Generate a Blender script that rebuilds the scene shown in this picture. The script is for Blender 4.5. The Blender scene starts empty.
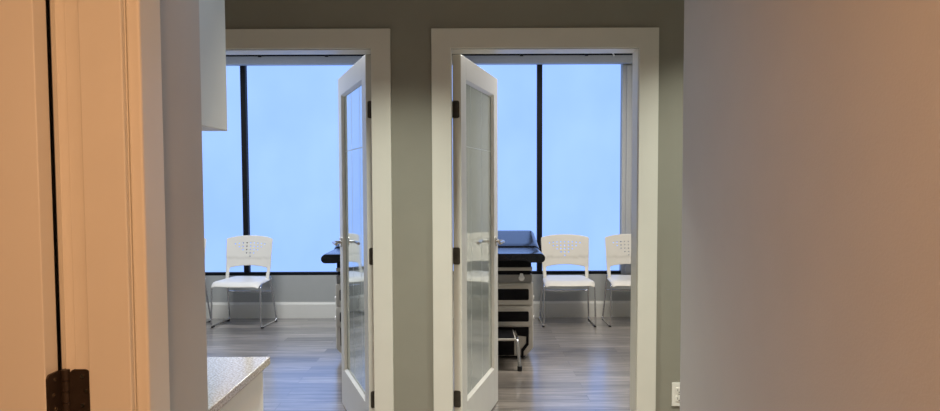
import bpy, bmesh, math, random
from mathutils import Vector, Matrix
random.seed(7)
S = bpy.context.scene
C = S.collection
R = math.radians
PI = math.pi

# ------------------------------------------------------------------ materials
def new_mat(name):
    m = bpy.data.materials.new(name); m.use_nodes = True
    nt = m.node_tree
    return m, nt, nt.nodes['Principled BSDF']

def N(nt, kind, **kw):
    n = nt.nodes.new(kind)
    for k, v in kw.items():
        if k in n.inputs.keys(): n.inputs[k].default_value = v
        else: setattr(n, k, v)
    return n

def plain(name, col, rough=0.5, metal=0.0, noise=0.03, nscale=8.0, bump=0.0, bscale=200.0, coat=0.0, spec=0.5):
    m, nt, p = new_mat(name)
    p.inputs['Roughness'].default_value = rough
    p.inputs['Metallic'].default_value = metal
    p.inputs['Specular IOR Level'].default_value = spec
    if coat:
        p.inputs['Coat Weight'].default_value = coat
        p.inputs['Coat Roughness'].default_value = 0.03
    tc = N(nt, 'ShaderNodeTexCoord')
    nz = N(nt, 'ShaderNodeTexNoise'); nz.inputs['Scale'].default_value = nscale; nz.inputs['Detail'].default_value = 4
    nt.links.new(tc.outputs['Object'], nz.inputs['Vector'])
    cr = N(nt, 'ShaderNodeValToRGB')
    a = [max(0, c*(1-noise)) for c in col]; b = [min(1, c*(1+noise)) for c in col]
    cr.color_ramp.elements[0].position = 0.3; cr.color_ramp.elements[0].color = (*a, 1)
    cr.color_ramp.elements[1].position = 0.7; cr.color_ramp.elements[1].color = (*b, 1)
    nt.links.new(nz.outputs['Fac'], cr.inputs['Fac'])
    nt.links.new(cr.outputs['Color'], p.inputs['Base Color'])
    if bump:
        n2 = N(nt, 'ShaderNodeTexNoise'); n2.inputs['Scale'].default_value = bscale; n2.inputs['Detail'].default_value = 2
        nt.links.new(tc.outputs['Object'], n2.inputs['Vector'])
        bp = N(nt, 'ShaderNodeBump'); bp.inputs['Strength'].default_value = bump; bp.inputs['Distance'].default_value = 0.002
        nt.links.new(n2.outputs['Fac'], bp.inputs['Height'])
        nt.links.new(bp.outputs['Normal'], p.inputs['Normal'])
    return m

M = {}
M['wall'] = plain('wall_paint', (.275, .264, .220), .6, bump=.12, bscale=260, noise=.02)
M['hall_wall'] = plain('hall_wall_paint', (.45, .443, .430), .6, bump=.12, bscale=260, noise=.02)
M['room_wall'] = plain('room_wall_paint', (.38, .385, .365), .6, bump=.12, bscale=260, noise=.02)
M['ceiling'] = plain('ceiling_paint', (.80, .80, .80), .8, noise=.02)
M['trim'] = plain('trim_paint', (.70, .68, .62), .35, noise=.015)
M['door'] = plain('door_paint', (.72, .70, .65), .35, noise=.015)
M['cabinet'] = plain('cabinet_laminate', (.66, .64, .61), .4, noise=.015)
M['white_laminate'] = plain('white_laminate', (.80, .79, .77), .4, noise=.015)
M['black_alu'] = plain('black_anodised_frame', (.006, .006, .008), .5, noise=.1, spec=.15)
M['bronze'] = plain('dark_bronze', (.090, .078, .066), .40, metal=.7, noise=.15, nscale=40)
M['brown_metal'] = plain('dark_brown_hinge_metal', (.060, .042, .032), .45, metal=.6, noise=.15, nscale=40)
M['nickel'] = plain('satin_nickel', (.55, .54, .52), .25, metal=1, noise=.05)
M['chrome'] = plain('chrome', (.62, .62, .63), .18, metal=1, noise=.03)
M['steel'] = plain('screw_steel', (.75, .68, .55), .25, metal=1, noise=.03)
M['chair'] = plain('chair_plastic', (.66, .63, .57), .42, noise=.015)
M['rubber'] = plain('black_rubber', (.012, .012, .012), .6, noise=.1)
M['vinyl'] = plain('navy_black_vinyl', (.006, .008, .014), .16, noise=.1, bump=.05, bscale=350, spec=.35)
M['table'] = plain('examination_table_enamel', (.58, .55, .50), .4, noise=.02)
M['table_grey'] = plain('examination_table_grey', (.30, .29, .28), .45, noise=.03)
M['inset'] = plain('black_gloss_inset', (.005, .005, .007), .5, noise=.1, spec=.12)
M['outlet'] = plain('outlet_plastic', (.80, .78, .73), .35, noise=.01)
M['slot'] = plain('socket_slot', (.03, .03, .03), .6, noise=.05)
M['valance'] = plain('valance_fabric', (.40, .41, .42), .7, noise=.03, nscale=60)
M['white_plastic'] = plain('white_plastic', (.85, .85, .85), .35, noise=.01)

def quartz():
    m, nt, p = new_mat('speckled_quartz')
    tc = N(nt, 'ShaderNodeTexCoord')
    v = N(nt, 'ShaderNodeTexNoise'); v.inputs['Scale'].default_value = 190; v.inputs['Detail'].default_value = 5
    w = N(nt, 'ShaderNodeTexVoronoi'); w.inputs['Scale'].default_value = 150
    for n in (v, w): nt.links.new(tc.outputs['Object'], n.inputs['Vector'])
    cr = N(nt, 'ShaderNodeValToRGB')
    e = cr.color_ramp.elements
    e[0].position = .36; e[0].color = (.27, .23, .18, 1)
    e[1].position = .52; e[1].color = (.48, .43, .36, 1)
    x = e.new(.68); x.color = (.64, .60, .53, 1)
    nt.links.new(v.outputs['Fac'], cr.inputs['Fac'])
    cr2 = N(nt, 'ShaderNodeValToRGB')
    cr2.color_ramp.elements[0].position = .10; cr2.color_ramp.elements[0].color = (.62, .6, .56, 1)
    cr2.color_ramp.elements[1].position = .30; cr2.color_ramp.elements[1].color = (1, 1, 1, 1)
    nt.links.new(w.outputs['Distance'], cr2.inputs['Fac'])
    mx = N(nt, 'ShaderNodeMix', data_type='RGBA', blend_type='MULTIPLY'); mx.inputs[0].default_value = 1
    nt.links.new(cr.outputs['Color'], mx.inputs[6]); nt.links.new(cr2.outputs['Color'], mx.inputs[7])
    nt.links.new(mx.outputs[2], p.inputs['Base Color'])
    p.inputs['Roughness'].default_value = .12
    p.inputs['Specular IOR Level'].default_value = .5
    return m
M['quartz'] = quartz()

def planks():
    m, nt, p = new_mat('grey_wood_planks')
    tc = N(nt, 'ShaderNodeTexCoord')
    br = N(nt, 'ShaderNodeTexBrick')
    br.inputs['Scale'].default_value = 1; br.inputs['Brick Width'].default_value = 1.22; br.inputs['Row Height'].default_value = .152
    br.inputs['Mortar Size'].default_value = .0012; br.inputs['Mortar Smooth'].default_value = .2
    br.inputs['Color1'].default_value = (0, 0, 0, 1); br.inputs['Color2'].default_value = (1, 1, 1, 1); br.inputs['Mortar'].default_value = (.4, .4, .4, 1)
    br.offset = .37; br.offset_frequency = 2
    nt.links.new(tc.outputs['Object'], br.inputs['Vector'])
    # grain: noise stretched along the plank, shifted per plank
    mp = N(nt, 'ShaderNodeMapping'); mp.inputs['Scale'].default_value = (1.3, 22, 1)
    ad = N(nt, 'ShaderNodeVectorMath', operation='ADD')
    sc = N(nt, 'ShaderNodeVectorMath', operation='SCALE'); sc.inputs['Scale'].default_value = 7.3
    nt.links.new(br.outputs['Color'], sc.inputs[0])
    nt.links.new(tc.outputs['Object'], ad.inputs[0]); nt.links.new(sc.outputs[0], ad.inputs[1])
    nt.links.new(ad.outputs[0], mp.inputs['Vector'])
    nz = N(nt, 'ShaderNodeTexNoise'); nz.inputs['Scale'].default_value = 1.6; nz.inputs['Detail'].default_value = 7; nz.inputs['Roughness'].default_value = .62
    nz.inputs['Distortion'].default_value = .6
    nt.links.new(mp.outputs[0], nz.inputs['Vector'])
    cr = N(nt, 'ShaderNodeValToRGB'); e = cr.color_ramp.elements
    e[0].position = .32; e[0].color = (.090, .078, .069, 1)
    e[1].position = .70; e[1].color = (.37, .34, .31, 1)
    x = e.new(.5); x.color = (.195, .177, .162, 1)
    nt.links.new(nz.outputs['Fac'], cr.inputs['Fac'])
    tone = N(nt, 'ShaderNodeValToRGB'); t = tone.color_ramp.elements
    t[0].color = (.66, .64, .62, 1); t[1].color = (1.40, 1.35, 1.28, 1)
    nt.links.new(br.outputs['Color'], tone.inputs['Fac'])
    mx = N(nt, 'ShaderNodeMix', data_type='RGBA', blend_type='MULTIPLY'); mx.inputs[0].default_value = 1
    nt.links.new(cr.outputs['Color'], mx.inputs[6]); nt.links.new(tone.outputs['Color'], mx.inputs[7])
    mo = N(nt, 'ShaderNodeMix', data_type='RGBA', blend_type='MIX')
    nt.links.new(br.outputs['Fac'], mo.inputs[0]); nt.links.new(mx.outputs[2], mo.inputs[6]); mo.inputs[7].default_value = (.05, .045, .04, 1)
    nt.links.new(mo.outputs[2], p.inputs['Base Color'])
    rr = N(nt, 'ShaderNodeMapRange'); rr.inputs['To Min'].default_value = .24; rr.inputs['To Max'].default_value = .40; p.inputs['Specular IOR Level'].default_value = .75; p.inputs['Coat Weight'].default_value = 1.0; p.inputs['Coat Roughness'].default_value = .20; p.inputs['Coat IOR'].default_value = 1.7
    nt.links.new(nz.outputs['Fac'], rr.inputs['Value']); nt.links.new(rr.outputs[0], p.inputs['Roughness'])
    bp = N(nt, 'ShaderNodeBump'); bp.inputs['Strength'].default_value = .25; bp.inputs['Distance'].default_value = .002
    nt.links.new(nz.outputs['Fac'], bp.inputs['Height']); nt.links.new(bp.outputs['Normal'], p.inputs['Normal'])
    return m
M['floor'] = planks()

def frosted_window():
    # daylight soaking through a frosted film: the pane itself glows
    m, nt, p = new_mat('frosted_daylit_pane')
    tc = N(nt, 'ShaderNodeTexCoord')
    mp = N(nt, 'ShaderNodeMapping'); mp.inputs['Scale'].default_value = (.8, 1, .55)
    nt.links.new(tc.outputs['Object'], mp.inputs['Vector'])
    nz = N(nt, 'ShaderNodeTexNoise'); nz.inputs['Scale'].default_value = 1.6; nz.inputs['Detail'].default_value = 3
    nt.links.new(mp.outputs[0], nz.inputs['Vector'])
    cr = N(nt, 'ShaderNodeValToRGB'); e = cr.color_ramp.elements
    e[0].position = .33; e[0].color = (.258, .435, .95, 1)
    e[1].position = .70; e[1].color = (.302, .488, 1.0, 1)
    nt.links.new(nz.outputs['Fac'], cr.inputs['Fac'])
    p.inputs['Base Color'].default_value = (.01, .012, .015, 1); p.inputs['Specular IOR Level'].default_value = .1
    p.inputs['Roughness'].default_value = .5
    nt.links.new(cr.outputs['Color'], p.inputs['Emission Color'])
    p.inputs['Emission Strength'].default_value = 1.4
    return m
M['pane'] = frosted_window()

def door_glass():
    m, nt, p = new_mat('frosted_door_glass')
    tc = N(nt, 'ShaderNodeTexCoord')
    nz = N(nt, 'ShaderNodeTexNoise'); nz.inputs['Scale'].default_value = 3; nz.inputs['Detail'].default_value = 2
    nt.links.new(tc.outputs['Object'], nz.inputs['Vector'])
    cr = N(nt, 'ShaderNodeValToRGB')
    cr.color_ramp.elements[0].color = (.80, .86, .82, 1); cr.color_ramp.elements[1].color = (.88, .92, .88, 1)
    nt.links.new(nz.outputs['Fac'], cr.inputs['Fac'])
    nt.links.new(cr.outputs['Color'], p.inputs['Base Color'])
    nt.nodes.remove(p)
    df = N(nt, 'ShaderNodeBsdfDiffuse'); tr = N(nt, 'ShaderNodeBsdfTranslucent')
    for n in (df, tr): nt.links.new(cr.outputs['Color'], n.inputs['Color'])
    mix = N(nt, 'ShaderNodeMixShader'); mix.inputs[0].default_value = .45
    nt.links.new(df.outputs[0], mix.inputs[1]); nt.links.new(tr.outputs[0], mix.inputs[2])
    gl = N(nt, 'ShaderNodeBsdfGlossy'); gl.inputs['Roughness'].default_value = .04
    gl.inputs['Color'].default_value = (.94, .985, .97, 1)
    # double glazing: four reflecting surfaces, R' = 4R / (1 + 3R)
    fr = N(nt, 'ShaderNodeFresnel'); fr.inputs['IOR'].default_value = 1.85
    a = N(nt, 'ShaderNodeMath', operation='MULTIPLY_ADD'); a.inputs[1].default_value = 3; a.inputs[2].default_value = 1
    b = N(nt, 'ShaderNodeMath', operation='DIVIDE'); c = N(nt, 'ShaderNodeMath', operation='MULTIPLY'); c.inputs[1].default_value = 4
    nt.links.new(fr.outputs[0], a.inputs[0]); nt.links.new(fr.outputs[0], c.inputs[0])
    nt.links.new(c.outputs[0], b.inputs[0]); nt.links.new(a.outputs[0], b.inputs[1])
    mx2 = N(nt, 'ShaderNodeMixShader')
    nt.links.new(b.outputs[0], mx2.inputs[0]); nt.links.new(mix.outputs[0], mx2.inputs[1]); nt.links.new(gl.outputs[0], mx2.inputs[2])
    nt.links.new(mx2.outputs[0], nt.nodes['Material Output'].inputs['Surface'])
    return m
M['glass'] = door_glass()
M['etch'] = plain('etched_line', (.55, .60, .60), .3, noise=.03)

# ------------------------------------------------------------------ mesh helpers
def box(bm, a, b, bev=0.0, seg=2):
    t = bmesh.new()
    x0, y0, z0 = [min(a[i], b[i]) for i in range(3)]; x1, y1, z1 = [max(a[i], b[i]) for i in range(3)]
    v = [t.verts.new(p) for p in ((x0,y0,z0),(x1,y0,z0),(x1,y1,z0),(x0,y1,z0),(x0,y0,z1),(x1,y0,z1),(x1,y1,z1),(x0,y1,z1))]
    for f in ((3,2,1,0),(4,5,6,7),(0,1,5,4),(1,2,6,5),(2,3,7,6),(3,0,4,7)): t.faces.new([v[i] for i in f])
    if bev: bmesh.ops.bevel(t, geom=list(t.edges), offset=bev, segments=seg, profile=.5, affect='EDGES')
    merge(bm, t)

def merge(bm, t, mat=None):
    if mat is not None: bmesh.ops.transform(t, matrix=mat, verts=t.verts)
    me = bpy.data.meshes.new('tmp'); t.to_mesh(me); t.free(); bm.from_mesh(me); bpy.data.meshes.remove(me)

def prism(bm, pts, a, b, axis='y', bev=0.0, seg=2):
    """extrude a closed 2-D outline between a and b on the given axis"""
    t = bmesh.new()
    def P(p, d):
        return {'y': (p[0], d, p[1]), 'x': (d, p[0], p[1]), 'z': (p[0], p[1], d)}[axis]
    A = [t.verts.new(P(p, a)) for p in pts]; B = [t.verts.new(P(p, b)) for p in pts]
    t.faces.new(A); t.faces.new(B[::-1])
    n = len(pts)
    for i in range(n): t.faces.new((A[i], B[i], B[(i+1) % n], A[(i+1) % n]))
    bmesh.ops.recalc_face_normals(t, faces=t.faces)
    if bev: bmesh.ops.bevel(t, geom=list(t.edges), offset=bev, segments=seg, profile=.5, affect='EDGES')
    merge(bm, t)

def rrect(x0, x1, z0, z1, r, n=5):
    o = []
    for cx, cz, a0 in ((x1-r, z1-r, 0), (x0+r, z1-r, 90), (x0+r, z0+r, 180), (x1-r, z0+r, 270)):
        for k in range(n+1):
            a = R(a0 + 90*k/n); o.append((cx + r*math.cos(a), cz + r*math.sin(a)))
    return o

def round_path(pts, r, n=6, closed=False):
    pts = [Vector(p) for p in pts]; out = [pts[0]]
    for i in range(1, len(pts)-1):
        a, b, c = pts[i-1], pts[i], pts[i+1]
        d1 = (a-b); d2 = (c-b); rr = min(r, d1.length*.48, d2.length*.48)
        p, q = b + d1.normalized()*rr, b + d2.normalized()*rr
        for k in range(n+1):
            t = k/n; out.append(p*(1-t)**2 + b*2*t*(1-t) + q*t*t)
    out.append(pts[-1]); return out

def tube(bm, path, r, n=10):
    path = [Vector(p) for p in path]; rings = []; up = None
    for i, p in enumerate(path):
        d = (path[min(i+1, len(path)-1)] - path[max(i-1, 0)]).normalized()
        if up is None: up = Vector((0,0,1)) if abs(d.z) < .9 else Vector((0,1,0))
        s = d.cross(up).normalized(); up = s.cross(d).normalized()
        rad = r[i] if isinstance(r, (list, tuple)) else r
        rings.append([bm.verts.new(p + (s*math.cos(2*PI*k/n) + up*math.sin(2*PI*k/n))*rad) for k in range(n)])
    for a, b in zip(rings, rings[1:]):
        for k in range(n): bm.faces.new((a[k], a[(k+1)%n], b[(k+1)%n], b[k]))
    bm.faces.new(rings[0][::-1]); bm.faces.new(rings[-1])

def cyl(bm, a, b, r, n=16): tube(bm, [a, b], r, n)

def obj(name, bm, mat, parent=None, smooth=False, bevel=0.0):
    bmesh.ops.recalc_face_normals(bm, faces=bm.faces)
    me = bpy.data.meshes.new(name); bm.to_mesh(me); bm.free()
    me.materials.append(M[mat])
    if smooth:
        for p in me.polygons: p.use_smooth = True
        me.set_sharp_from_angle(angle=R(40))
    o = bpy.data.objects.new(name, me); C.objects.link(o)
    if bevel:
        md = o.modifiers.new('soft', 'BEVEL'); md.width = bevel; md.segments = 2; md.limit_method = 'ANGLE'
    if parent: o.parent = parent
    return o

def boxes(name, items, mat, parent=None, bev=0.0):
    bm = bmesh.new()
    for a, b in items: box(bm, a, b, bev)
    return obj(name, bm, mat, parent)

def tag(o, label, cat, group=None, kind=None):
    o['label'] = label; o['category'] = cat
    if group: o['group'] = group
    if kind: o['kind'] = kind
    return o

def empty(name, loc=(0,0,0), rz=0.0):
    o = bpy.data.objects.new(name, None); C.objects.link(o)
    o.location = loc; o.rotation_euler = (0, 0, rz); o.empty_display_size = .1
    return o

def copy_tree(o, parent=None):
    c = o.copy(); C.objects.link(c)
    if parent: c.parent = parent
    for ch in list(o.children): copy_tree(ch, c)
    return c

# ------------------------------------------------------------------ key measures (metres)
CAMZ = 1.40
DW, DWI = 3.56, 3.68            # wall with the two glazed doors: corridor face / room face
WIN = 7.50                      # window wall
CEIL = 2.74
HEAD = 2.06                     # door opening head
LX0, LX1 = -1.415, -.480        # left doorway opening
RX0, RX1 = -.090, .828          # right doorway opening
PX0, PX1 = -.345, -.225         # partition between the two rooms
CL = -.547                      # corridor left wall face
CR = .525                        # corridor right wall face

# ------------------------------------------------------------------ shell
tag(boxes('floor', [((-3.7,-2.2,-.10),(3.4,WIN+.2,0))], 'floor'),
    'grey brown wood plank floor running through both rooms', 'floor', kind='structure')
tag(boxes('ceiling', [((-3.7,-2.2,CEIL),(3.4,WIN+.2,CEIL+.1))], 'ceiling'),
    'white flat ceiling above the two rooms and corridor', 'ceiling', kind='structure')

tag(boxes('wall_doorways', [((-3.52,DW,0),(LX0,DWI,CEIL)), ((LX1,DW,0),(RX0,DWI,CEIL)), ((RX1,DW,0),(3.2,DWI,CEIL)),
                     ((LX0,DW,HEAD),(LX1,DWI,CEIL)), ((RX0,DW,HEAD),(RX1,DWI,CEIL))], 'wall'),
    'greige painted wall around the two glazed doors', 'wall', kind='structure')
tag(boxes('wall_partition', [((PX0,DWI,0),(PX1,WIN,CEIL))], 'room_wall'),
    'painted partition wall between the two rooms', 'wall', kind='structure')
tag(boxes('wall_room_left', [((-3.52,DWI,0),(-3.40,WIN,CEIL))], 'room_wall'),
    'painted far left side wall of the left room', 'wall', kind='structure')
tag(boxes('wall_room_right', [((2.40,DWI,0),(2.52,WIN,CEIL))], 'room_wall'),
    'painted right side wall of the right room', 'wall', kind='structure')

WZ0, WZ1 = .463, 2.67
WRX = 1.585                      # right end of the right window
tag(boxes('wall_window', [((-3.52,WIN,0),(2.52,WIN+.15,WZ0-.012)), ((-3.52,WIN,WZ1),(2.52,WIN+.15,CEIL)),
                          ((PX0,WIN,WZ0-.012),(PX1,WIN+.15,WZ1)), ((WRX,WIN,WZ0-.012),(2.52,WIN+.15,WZ1)),
                          ((-3.52,WIN,WZ0-.012),(-3.40,WIN+.15,WZ1))], 'room_wall'),
    'low pale grey wall below the tall frosted windows', 'wall', kind='structure')

def base(name, x0, x1, label):
    bm = bmesh.new()
    prism(bm, [(WIN-.016,0),(WIN,0),(WIN,.168),(WIN-.007,.168),(WIN-.010,.158),(WIN-.016,.145)], x0, x1, 'x')
    tag(obj(name, bm, 'trim'), label, 'baseboard', kind='structure')
base('baseboard_left', -3.40, PX0, 'tall white baseboard under the left window')
base('baseboard_right', PX1, 2.40, 'tall white baseboard under the right window')

# corridor walls
tag(boxes('wall_left', [((-.655,1.185,0),(CL,1.478,CEIL)), ((-.655,.19,2.09),(CL,1.185,CEIL)), ((-.655,-2.0,0),(CL,.19,CEIL)),
                        ((-1.32,1.37,0),(-.655,1.478,CEIL)), ((-1.32,1.478,0),(-1.20,2.06,CEIL)), ((-1.85,1.98,0),(-1.32,2.06,CEIL)), ((-1.85,2.06,0),(-1.73,DW,CEIL))], 'hall_wall'),
    'short painted wall end right of the open door casing', 'wall', kind='structure')
tag(boxes('wall_right', [((CR,-2.0,0),(CR+.12,1.782,CEIL)), ((CR+.12,1.662,0),(3.2,1.782,CEIL))], 'hall_wall'),
    'large plain painted wall filling the right side', 'wall', kind='structure')
tag(boxes('wall_rear', [((-1.74,-2.12,0),(CR+.12,-2.0,CEIL))], 'hall_wall'),
    'painted wall closing the corridor behind the viewer', 'wall', kind='structure')
tag(boxes('wall_end', [((3.08,1.782,0),(3.2,DW,CEIL))], 'wall'),
    'painted end wall of the cross corridor', 'wall', kind='structure')
tag(boxes('wall_side_room', [((-1.74,-2.0,0),(-1.62,1.49,CEIL)), ((-1.62,1.37,0),(-1.32,1.49,CEIL))], 'wall'),
    'painted walls of the side room behind the open door', 'wall', kind='structure')

# ------------------------------------------------------------------ windows
def window(name, x0, x1, mull, label, wide=.053):
    w = empty(name, ((x0+x1)/2, WIN+.03, WZ0))
    tag(w, label, 'window', kind='structure')
    ox = (x0+x1)/2
    def B(n, items, mat, bev=0.0):
        return boxes(n, [((a[0]-ox, a[1], a[2]-WZ0), (b[0]-ox, b[1], b[2]-WZ0)) for a, b in items], mat, w, bev)
    B('bottom_rail', [((x0,-.03,WZ0-.012),(x1,.06,WZ0+.018))], 'black_alu', .002)
    B('top_rail', [((x0,-.02,WZ1-.03),(x1,.06,WZ1))], 'black_alu', .002)
    for mx in mull:
        B('mullion', [((mx-wide/2,-.03,WZ0+.018),(mx+wide/2,.06,WZ1-.03))], 'black_alu', .003)
    cuts = [x0] + mull + [x1]
    for a, b in zip(cuts, cuts[1:]):
        B('pane', [((a+.01,.035,WZ0+.01),(b-.01,.045,WZ1-.01))], 'pane')
    return w
window('window_1', -3.40, PX0, [-2.343, -.80], 'tall frosted blue window of the left room with black mullion')
window('window_2', PX1, WRX, [.727], 'tall frosted blue window of the right room with black mullion')

# stepped jamb trim closing the right end of window 2
boxes_j = bmesh.new()
box(boxes_j, (1.577,WIN-.010,WZ0-.01),(1.620,WIN,2.612), .002)
box(boxes_j, (1.620,WIN-.030,WZ0-.01),(1.668,WIN,2.612), .002)
box(boxes_j, (1.668,WIN-.016,WZ0-.01),(1.80,WIN,2.612), .002)
tag(obj('trim_window', boxes_j, 'valance'), 'stepped grey trim at the right end of the right window', 'trim', kind='structure')

# blind valances under the ceiling
def valance(x0, x1, hooks, bright, label):
    v = empty('blind_valance', ((x0+x1)/2, WIN-.06, 2.622)); ox = (x0+x1)/2
    tag(v, label, 'blind')
    boxes('fascia', [((x0-ox+.004,-.045,.002),(x1-ox-.004,.059,.080))], 'valance', v, .004)
    boxes('track', [((x0-ox+.006,-.036,.080),(x1-ox-.006,.050,.1165))], 'black_alu', v)
    for h in hooks:
        bm = bmesh.new(); prism(bm, [(-.050,.072),(-.020,.072),(-.020,.1165),(-.115,.1165),(-.115,.108)], h-ox-.016, h-ox+.016, 'x')
        obj('bracket', bm, 'black_alu', v)
    for h in bright:
        bm = bmesh.new(); tube(bm, round_path([(h-ox-.012,-.055,.124),(h-ox-.010,-.062,.105),(h-ox+.010,-.062,.080),(h-ox+.014,-.050,.070)], .02), .007)
        k = obj('hook', bm, 'white_plastic', v, True); k['label'] = 'small white hook'
valance(-3.40, PX0, [-2.81,-2.13,-1.45], [], 'grey blind valance under the ceiling of the left room')
valance(PX1, WRX+.16, [-.14,.53,1.19], [1.455], 'grey blind valance under the ceiling of the right room')

# ------------------------------------------------------------------ door frames
def door_trim(name, x0, x1, label):
    t = empty(name, ((x0+x1)/2, DW, 0)); ox = (x0+x1)/2
    tag(t, label, 'door frame', kind='structure')
    w = .095
    bm = bmesh.new(); a, b = x0-ox, x1-ox
    prism(bm, [(a-w,0),(a,0),(a,HEAD),(b,HEAD),(b,0),(b+w,0),(b+w,HEAD+w),(a-w,HEAD+w)], -.020, 0, 'y', .002)
    obj('casing', bm, 'trim', t)
    # jambs line the opening, with the door stop on the corridor half
    j = .012
    boxes('jamb', [((x0-ox-.0,0,0),(x0-ox+.002,DWI-DW+.002,HEAD-.001)), ((x1-ox-.002,0,0),(x1-ox,DWI-DW+.002,HEAD-.001)),
                   ((x0-ox,0,HEAD-.004),(x1-ox,DWI-DW+.002,HEAD-.001))], 'trim', t)
    # room-side casing
    boxes('room_casing', [((x0-ox-w,DWI-DW,0),(x0-ox-.006,DWI-DW+.018,HEAD+w)), ((x1-ox+.006,DWI-DW,0),(x1-ox+w,DWI-DW+.018,HEAD+w)),
                          ((x0-ox-.006,DWI-DW,HEAD+.006),(x1-ox+.006,DWI-DW+.018,HEAD+w))], 'trim', t)
door_trim('trim_1', LX0, LX1, 'off white casing around the left doorway')
door_trim('trim_2', RX0, RX1, 'off white casing around the right doorway')

# ------------------------------------------------------------------ glazed doors
DWID, DTH, DZ0, DZ1 = .912, .044, .008, 2.055
def glazed_door(name, side, px, ang, label):
    """side=+1: hinged on the left jamb; -1: hinged on the right jamb. local x runs from hinge to lock, local -y is the corridor face"""
    d = empty(name, (px, DWI+.006, 0))
    d.rotation_euler = (0, 0, R(ang)*side)
    tag(d, label, 'door', kind='structure')
    X = lambda u: side*u
    st, tr, brl = .112, .112, .235
    def B(n, items, mat, bev=0.0, par=d):
        return boxes(n, [((X(a[0]),a[1],a[2]),(X(b[0]),b[1],b[2])) for a, b in items], mat, par, bev)
    f0, f1 = -DTH, 0
    B('stile', [((.003,f0,DZ0),(st,f1,DZ1))], 'door', .0015)
    B('stile', [((DWID-st,f0,DZ0),(DWID,f1,DZ1))], 'door', .0015)
    B('top_rail', [((st,f0,DZ1-tr),(DWID-st,f1,DZ1))], 'door', .0008)
    B('bottom_rail', [((st,f0,DZ0),(DWID-st,f1,DZ0+brl))], 'door', .0008)
    g0, g1, h0, h1 = st, DWID-st, DZ0+brl, DZ1-tr
    # sloped glazing bead on both faces
    bm = bmesh.new()
    for ys, yb in ((f0+.001, -.028), (f1-.001, -.016)):
        o = [bm.verts.new((X(x), ys, z)) for x, z in ((g0,h0),(g1,h0),(g1,h1),(g0,h1))]
        i = [bm.verts.new((X(x), yb, z)) for x, z in ((g0+.014,h0+.014),(g1-.014,h0+.014),(g1-.014,h1-.014),(g0+.014,h1-.014))]
        for k in range(4): bm.faces.new((o[k], o[(k+1)%4], i[(k+1)%4], i[k]))
    obj('glazing_bead', bm, 'door', d)
    gl = B('glass_pane', [((g0,-.026,h0),(g1,-.018,h1))], 'glass')
    gl['label'] = 'frosted glass pane'
    w = g1-g0
    L = [((g0+w*k-.002,-.0264,h0+.012),(g0+w*k+.002,-.026,h1-.012)) for k in (.24,.62)] + [((g0+.012,-.0266,1.596),(g1-.012,-.0264,1.600))]
    B('etched_line', L, 'etch', 0, gl)
    for z in (.285, 1.03, 1.778):
        # leaf let into the hinge edge plus knuckle at the room-side corner
        bm = bmesh.new(); prism(bm, rrect(f0+.008, f1+.001, z-.044, z+.044, .010), X(.0005), X(.0045), 'x')
        h = obj('hinge', bm, 'bronze', d)
        bm = bmesh.new(); cyl(bm, (X(-.004),.005,z-.045),(X(-.004),.005,z+.045), .0065, 12); obj('knuckle', bm, 'bronze', h, True)
    hz, hu = 1.04, DWID-.062
    hd = empty_mesh = None
    bm = bmesh.new()
    cyl(bm, (X(hu),f0,hz),(X(hu),f0-.010,hz), .030, 24)
    hd = obj('handle', bm, 'nickel', d, True); hd['label'] = 'satin metal lever handle'
    bm = bmesh.new()
    tube(bm, round_path([(X(hu),f0-.009,hz),(X(hu),f0-.052,hz),(X(hu-.115),f0-.050,hz-.003)], .02), .0095, 12); obj('lever', bm, 'nickel', hd, True)
    bm = bmesh.new()
    cyl(bm, (X(hu),f1,hz),(X(hu),f1+.010,hz), .030, 24)
    h2 = obj('handle', bm, 'nickel', d, True); h2['label'] = 'satin metal lever handle'
    bm = bmesh.new()
    tube(bm, round_path([(X(hu),f1+.009,hz),(X(hu),f1+.052,hz),(X(hu-.115),f1+.050,hz-.003)], .02), .0095, 12); obj('lever', bm, 'nickel', h2, True)
    B('latch_plate', [((DWID-.001,-.034,hz-.03),(DWID+.001,-.010,hz+.03))], 'nickel')
    return d
glazed_door('door_1', -1, LX1-.003, 71, 'frosted glass door standing open in the left doorway')
glazed_door('door_2', 1, RX0+.003, 76, 'frosted glass door standing open in the right doorway')

# ------------------------------------------------------------------ near left doorway: jamb, casing, opened door
JY = 1.160
t = tag(empty('trim_3', (-.60, JY, 0)), 'warm lit white jamb and casing of the nearest doorway', 'door frame', kind='structure')
def J(n, items, bev=0.0):
    return boxes(n, [((a[0]+.60,a[1]-JY,a[2]),(b[0]+.60,b[1]-JY,b[2])) for a, b in items], 'trim', t, bev)
J('jamb', [((-.660,JY,0),(-.5475,JY+.024,2.09))], .0012)
J('stop_strip', [((-.6165,JY-.012,0),(-.5480,JY,2.078))], .002)
J('rebate_lip', [((-.6420,JY-.0030,0),(-.6195,JY,2.078))], .0006)
J('casing', [((-.5470,JY+.001,0),(-.5250,JY+.083,2.09))], .004)
J('head', [((-.660,.19,2.078),(-.5475,JY,2.09))], .0012)
J('far_jamb', [((-.660,.19,0),(-.5475,.214,2.078))], .0012)
J('room_casing', [((-.674,JY+.012,0),(-.6600,JY+.10,2.09))], .002)

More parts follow.
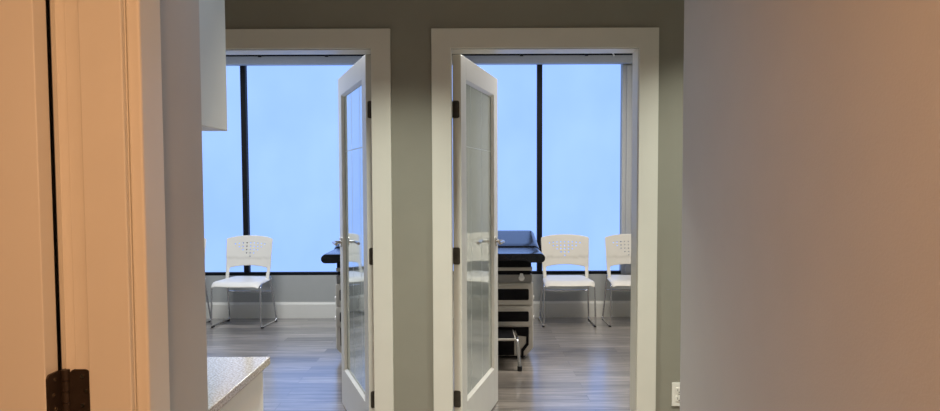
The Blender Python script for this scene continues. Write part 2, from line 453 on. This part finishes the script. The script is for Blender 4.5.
d3 = tag(empty('door_3', (-.6675, 1.152, 0)), 'plain painted door swung open at the far left', 'door', kind='structure')
bm = bmesh.new(); box(bm, (-.90,-.036,.01),(0,0,2.07), .0015)
obj('leaf', bm, 'door', d3)
for z in (.26, 1.056, 1.80):
    bm = bmesh.new(); prism(bm, rrect(-.035,.004,z-.0455,z+.0455,.008), -.001, .0035, 'x')
    h = obj('hinge', bm, 'brown_metal', d3); h['label'] = 'dark bronze hinge'
    bm = bmesh.new(); prism(bm, rrect(.015,.050,z-.0455,z+.0455,.010), .0045, .0078, 'y')
    obj('jamb_leaf', bm, 'brown_metal', h)
    for k in range(5):
        zz = z-.0455 + k*.0182
        bm = bmesh.new(); cyl(bm, (.0085,.005,zz+.0004),(.0085,.005,zz+.0178), .0068, 16); obj('knuckle', bm, 'brown_metal', h, True)
    for (sx, sz) in ((.036,.034),(.042,.010),(.036,-.014),(.042,-.036)):
        bm = bmesh.new(); cyl(bm, (sx,.0045,z+sz),(sx,.0035,z+sz), .0032, 12); obj('screw', bm, 'steel', h)
        bm = bmesh.new(); cyl(bm, (.0035,-.016-(sx-.036),z+sz),(.0045,-.016-(sx-.036),z+sz), .0032, 12); obj('screw', bm, 'steel', h)

# ------------------------------------------------------------------ alcove counter, base cabinet, wall cabinet
tag(boxes('countertop', [((-1.198,1.482,.895),(-.564,2.006,.916))], 'quartz', None, .002),
    'speckled beige quartz countertop on the white base cabinet', 'countertop')
cb = tag(empty('base_cabinet', (-.9,1.74,0)), 'white base cabinet below the speckled countertop', 'cabinet')
boxes('carcass', [((-.296,-.256,.10),(.30,.252,.893))], 'cabinet', cb, .001)
boxes('plinth', [((-.296,-.256,0),(.24,.245,.10))], 'cabinet', cb)
for y0, y1, hy in ((-.253,.250,-.22),):
    dd = boxes('cabinet_door', [((.301,y0,.11),(.319,y1,.885))], 'white_laminate', cb, .0015)
    bm = bmesh.new(); tube(bm, round_path([(.319,hy,.70),(.343,hy,.70),(.343,hy,.82),(.319,hy,.82)], .012), .005); obj('handle', bm, 'nickel', dd, True)
cw = tag(empty('wall_cabinet', (-.933,1.74,1.548)), 'pale wall cabinet hanging above the countertop', 'cabinet')
boxes('carcass', [((-.258,-.258,0),(.245,.258,.90))], 'cabinet', cw, .001)
boxes('cabinet_door', [((.246,-.256,.000),(.264,.260,.90))], 'cabinet', cw, .0015)

# ------------------------------------------------------------------ outlet
ol = tag(empty('wall_outlet', (1.043, DW, .343)), 'white duplex electrical outlet right of the right doorway', 'outlet')
bm = bmesh.new(); box(bm, (-.036,-.006,-.060),(.036,0,.060), .0025); obj('cover_plate', bm, 'outlet', ol)
for dz in (-.021, .021):
    bm = bmesh.new(); prism(bm, rrect(-.017,.017,dz-.0145,dz+.0145,.009), -.0085, -.005, 'y'); s = obj('socket', bm, 'outlet', ol)
    bm = bmesh.new()
    box(bm, (-.0085,-.0089,dz-.004),(-.0058,-.0084,dz+.007)); box(bm, (.0058,-.0089,dz-.004),(.0085,-.0084,dz+.006)); cyl(bm, (0,-.0084,dz-.0085),(0,-.0089,dz-.0085), .003, 10)
    obj('slots', bm, 'slot', s)
bm = bmesh.new(); cyl(bm, (0,-.0055,0),(0,-.0072,0), .003, 12); obj('screw', bm, 'nickel', ol)

# ------------------------------------------------------------------ stacking chair
def sub(o, thick, lv=2, off=0):
    if thick:
        s = o.modifiers.new('thickness', 'SOLIDIFY'); s.thickness = thick; s.offset = off
    s = o.modifiers.new('smooth', 'SUBSURF'); s.levels = lv; s.render_levels = lv
    for p in o.data.polygons: p.use_smooth = True

def make_back():
    bm = bmesh.new()
    NC, NR = 25, 18
    holes = set()
    for k, n in enumerate((9, 7, 5, 3, 1)):
        r = 13 - 2*k
        for i in range(n): holes.add((12 - (n-1) + 2*i, r))
    def pos(i, j):
        s = i/NC*2 - 1                                  # -1..1 across
        t = j/NR                                        # 0..1 up the panel
        zt = .882 - .030*abs(s)**2.6
        zb = .578 - .030*s*s
        z = zb + (zt-zb)*t
        half = .233 + .013*max(0, (z-.5)/.37)
        y = .115 + .20*(z-.46)*.95 - .035*s*s + (.006 if z < .655 else 0)
        return Vector((half*s, y, z))
    V = {}
    def vert(i, j):
        if (i, j) not in V: V[(i, j)] = bm.verts.new(pos(i, j))
        return V[(i, j)]
    for i in range(NC):
        for j in range(NR):
            q = [vert(i,j), vert(i+1,j), vert(i+1,j+1), vert(i,j+1)]
            if (i, j) in holes:
                c = sum((v.co for v in q), Vector())/4
                n = [bm.verts.new(c + (v.co-c)*.80) for v in q]
                for k in range(4): bm.faces.new((q[k], q[(k+1)%4], n[(k+1)%4], n[k]))
            else: bm.faces.new(q)
    # two side uprights run down into the seat
    for cols in ((0,1),(23,24)):
        prev = [V[(cols[0],0)], V[(cols[0]+1,0)], V[(cols[1]+1,0)]]
        for k in range(1, 6):
            z = .548 - .024*k
            cur = []
            for c in (cols[0], cols[0]+1, cols[1]+1):
                s = c/NC*2-1
                cur.append(bm.verts.new(((.233 - .0008*k)*s, .105 + .010*0 - .008*k, z)))
            for a in range(2): bm.faces.new((prev[a], prev[a+1], cur[a+1], cur[a]))
            prev = cur
    return bm

def make_seat():
    bm = bmesh.new(); NX, NY = 16, 14; G = {}
    for i in range(NX+1):
        for j in range(NY+1):
            s = i/NX*2-1; t = j/NY
            half = .258 - .030*t
            r = 1 - .06*max(0, abs(t*2-1)-.7)/.3
            y = -.238 + .445*t - .012*(1-s*s)*(1-t)
            z = .462 - .012*(1-s*s)*math.sin(PI*min(1,t+.1)) 
            e = max(0, (.16-t)/.16); z -= .048*e**1.7
            e = max(0, (abs(s)-.82)/.18); z -= .022*e**1.6
            G[i,j] = bm.verts.new((half*s*r, y, z))
    for i in range(NX):
        for j in range(NY): bm.faces.new((G[i,j],G[i+1,j],G[i+1,j+1],G[i,j+1]))
    return bm

def make_chair(loc, label):
    r = tag(empty('stacking_chair', loc), label, 'chair', 'white stacking chairs under the windows')
    b = obj('backrest', make_back(), 'chair', r); sub(b, .010)
    s = obj('seat', make_seat(), 'chair', r); sub(s, .014, 2, -1)
    for sx in (-1, 1):
        bm = bmesh.new()
        p = [(sx*.214,.165,.436),(sx*.232,-.150,.424),(sx*.246,-.195,.400),(sx*.252,-.212,.012),(sx*.252,.205,.012),(sx*.228,.105,.470)]
        tube(bm, round_path(p, .045, 6), .0085, 10)
        fr = obj('side_frame', bm, 'chrome', r, True)
        for y in (-.175, .170):
            bm = bmesh.new(); box(bm, (sx*.252-.011,y-.02,.0),(sx*.252+.011,y+.02,.014), .003); obj('glide', bm, 'rubber', fr)
    bm = bmesh.new(); tube(bm, [(-.243,.150,.310),(.243,.150,.310)], .008, 10)
    obj('crossbar', bm, 'chrome', r, True)
    bm = bmesh.new(); tube(bm, [(-.236,-.13,.424),(.236,-.13,.424)], .008, 10)
    obj('seat_bar', bm, 'chrome', r, True)
    return r
ch = make_chair((-2.262, 7.165, 0), 'white perforated chair in front of the black mullion of the left window')
for loc, lab in (((-2.935,7.165,0), 'white chair at the far left, mostly hidden behind the wall end'),
                 ((.965,7.150,0), 'white perforated chair right beside the exam table in the right room'),
                 ((1.615,7.150,0), 'white chair cut off by the right door casing')):
    c = copy_tree(ch); c.location = loc; c['label'] = lab
    if loc[0] < 0: c.rotation_euler.z = R(-4)
ch.rotation_euler.z = R(-6)

# ------------------------------------------------------------------ examination table (local front is -y, origin at the foot of the front face)
def cushion(bm, x, y0, y1, zf, zb, th, r=.035, crown=.012):
    """padded slab whose top rises from zf to zb"""
    prof = rrect(-x, x, 0, th, r, 6)
    lift = .020                                        # underside is hollowed between the two drooping sides
    k = 21
    prof = prof[:k] + [(-x+.11, 0), (-x+.15, lift*.8), (-x+.19, lift), (x-.19, lift), (x-.15, lift*.8), (x-.11, 0)] + prof[k:]
    t = bmesh.new(); rings = []
    n = 14
    for k in range(n+1):
        u = k/n
        # rounded ends
        e = min(u, 1-u)*(y1-y0)
        s = 1.0 if e >= .05 else math.sqrt(max(0.0, 1-((.05-e)/.05)**2))*.10 + .90
        y = y0 + (y1-y0)*u; zz = zf + (zb-zf)*u - th
        rings.append([t.verts.new((px*(.94+.06*s), y, zz + th/2 + (pz-th/2)*(s if e < .05 else 1) + (crown*(1-(px/x)**4) if pz > th/2 else 0))) for px, pz in prof])
    for a, b in zip(rings, rings[1:]):
        for k in range(len(prof)): t.faces.new((a[k], a[(k+1)%len(prof)], b[(k+1)%len(prof)], b[k]))
    t.faces.new(rings[0][::-1]); t.faces.new(rings[-1])
    bmesh.ops.recalc_face_normals(t, faces=t.faces)
    merge(bm, t)

def make_table(loc, label):
    r = tag(empty('exam_table', loc), label, 'exam table', 'exam tables beside the partition')
    bm = bmesh.new()
    hw = .273
    prism(bm, [(-hw,.612),(-hw,.085),(-.215,.022),(.215,.022),(hw,.085),(hw,.612)], 0, .92, 'y', .012, 3)
    body = obj('base_cabinet_body', bm, 'table', r, True)
    bm = bmesh.new()                                   # dark recess around the pull-out step, with dropped corners
    prism(bm, [(-.235,.256),(-.235,.115),(-.195,.060),(-.195,.024),(-.175,.024),(-.175,.075),(-.215,.125),(-.215,.180),(-.12,.190),(-.12,.03),(.12,.03),(.12,.190),(.215,.180),(.215,.125),(.175,.075),(.175,.024),(.195,.024),(.195,.060),(.235,.115),(.235,.256)], -.006, .004, 'y')
    k = obj('step_recess', bm, 'inset', r); k['label'] = 'black recess'
    for z0, z1 in ((.436,.608),(.264,.428)):
        bm = bmesh.new(); prism(bm, rrect(-.266,.266,z0,z1,.022), -.022, .0, 'y', .006, 2)
        d = obj('drawer', bm, 'table', r, True)
        bm = bmesh.new(); prism(bm, rrect(-.235,.235,z0+.040,z1-.042,.012), -.026, -.020, 'y', .002)
        p = obj('inset_panel', bm, 'inset', d, True); p['label'] = 'black inset panel'
        bm = bmesh.new(); tube(bm, [(-.20,-.030,z1-.017),(.20,-.030,z1-.017)], .006, 8); obj('pull', bm, 'table', d, True)
    for sx in (-1, 1):
        for z in (.49,.33):
            bm = bmesh.new(); cyl(bm, (sx*.272,.03,z),(sx*.281,.03,z), .016, 16); obj('side_knob', bm, 'white_plastic', r, True)
    bm = bmesh.new(); box(bm, (-.262,.0,.612),(.262,.90,.676), .004); k = obj('upper_drawer', bm, 'table_grey', r); k['label'] = 'grey shallow drawer'
    bm = bmesh.new(); box(bm, (-.252,.012,.676),(.252,.89,.712)); obj('slot_recess', bm, 'inset', r)
    bm = bmesh.new(); box(bm, (-.264,-.005,.708),(.264,.90,.737), .006); obj('top_strip', bm, 'table', r)
    bm = bmesh.new(); tube(bm, [(.175,.0,.659),(.175,-.03,.659),(.175,-.050,.655),(.175,-.058,.652)], [.012,.018,.024,.014], 16); tube(bm, [(.175,-.040,.655),(.175,-.040,.690)], [.021,.012], 14)
    k = obj('knob', bm, 'white_plastic', r, True); k['label'] = 'white lever knob'
    bm = bmesh.new(); box(bm, (-.255,-.02,.737),(.255,.88,.804), .008); k = obj('top_frame', bm, 'inset', r); k['label'] = 'black frame under the padding'
    bm = bmesh.new(); cushion(bm, .352, -.160, .385, .858, .858, .072, .034, .014); s = obj('seat_padding', bm, 'vinyl', r, True); s['label'] = 'dark navy padding'
    bm = bmesh.new(); cushion(bm, .362, .392, .920, .872, .970, .100, .045, .012); s = obj('back_padding', bm, 'vinyl', r, True); s['label'] = 'dark navy raised padding'
    # pull-out step
    bm = bmesh.new(); box(bm, (-.112,-.350,.221),(.112,.03,.237), .004); st = obj('step', bm, 'table', r); st['label'] = 'pull-out step with black tread and chrome legs'
    bm = bmesh.new(); box(bm, (-.104,-.338,.237),(.104,.03,.242), .002); obj('tread_mat', bm, 'inset', st)
    for sx in (-1, 1):
        bm = bmesh.new(); tube(bm, round_path([(sx*.122,-.02,.229),(sx*.122,-.330,.229),(sx*.138,-.375,.025)], .06, 6), .0125, 12); l = obj('step_leg', bm, 'chrome', st, True)
        bm = bmesh.new(); cyl(bm, (sx*.138,-.375,.0),(sx*.138,-.375,.036), .018, 14); obj('rubber_foot', bm, 'rubber', l)
    for sx in (-1, 1):
        for y in (.07,.84):
            bm = bmesh.new(); cyl(bm, (sx*.19,y,.0),(sx*.19,y,.03), .022, 14); obj('foot', bm, 'rubber', r)
    return r
tb = make_table((.230, 5.70, 0), 'navy padded exam table partly behind the right open door')
c = copy_tree(tb); c.location = (-.803, 5.70, 0); c['label'] = 'navy padded exam table mostly hidden by the left open door'

# ------------------------------------------------------------------ lights
def area(name, loc, size, power, col, rot=(0,0,0), shape='RECTANGLE', sy=None, spread=180):
    l = bpy.data.lights.new(name, 'AREA'); l.shape = shape; l.size = size
    if sy: l.size_y = sy
    l.energy = power; l.color = col; l.spread = R(spread)
    o = bpy.data.objects.new(name, l); C.objects.link(o); o.location = loc; o.rotation_euler = rot
    return o
area('room_panel_light_left', (-1.9,5.6,2.72), 1.2, 82, (.94,.97,1.0), sy=.6)
area('room_panel_light_right', (1.1,5.5,2.72), 1.2, 75, (1.0,.95,.86), sy=.6)
area('corridor_downlight_warm', (-.13,-.15,2.72), .25, 42, (1.0,.52,.25), shape='DISK', spread=140)
area('corridor_cool_fill', (-.25,1.72,2.72), .20, 3.2, (.42,.72,1.0), shape='DISK', spread=92)  # added fill, no real fixture: brings cool daylight tint onto the corridor walls
area('cross_corridor_downlight', (-.30,2.72,2.72), .16, 20, (.97,1.0,.87), shape='DISK', spread=88)
area('cross_corridor_downlight', (1.30,2.66,2.72), .16, 25, (.97,1.0,.87), shape='DISK', spread=104)

w = bpy.data.worlds.new('world'); S.world = w; w.use_nodes = True
w.node_tree.nodes['Background'].inputs['Color'].default_value = (.45,.62,.9,1)
w.node_tree.nodes['Background'].inputs['Strength'].default_value = .6

# ------------------------------------------------------------------ camera
cam = bpy.data.cameras.new('camera'); co = bpy.data.objects.new('camera', cam); C.objects.link(co)
cam.sensor_width = 36; cam.lens = 720/940*36; cam.clip_start = .02
pitch, roll = math.atan2(37, 720), R(.22)
cam.shift_y = 15.3/940
co.matrix_world = Matrix.Translation((0,0,CAMZ)) @ Matrix.Rotation(PI/2 - pitch, 4, 'X') @ Matrix.Rotation(-roll, 4, 'Z')
S.camera = co
S.view_settings.view_transform = 'Standard'; S.view_settings.look = 'None'
S.view_settings.exposure = 0; S.view_settings.gamma = 1; S.view_settings.use_curve_mapping = False
S.cycles.use_denoising = True
S.cycles.max_bounces = 12; S.cycles.diffuse_bounces = 6
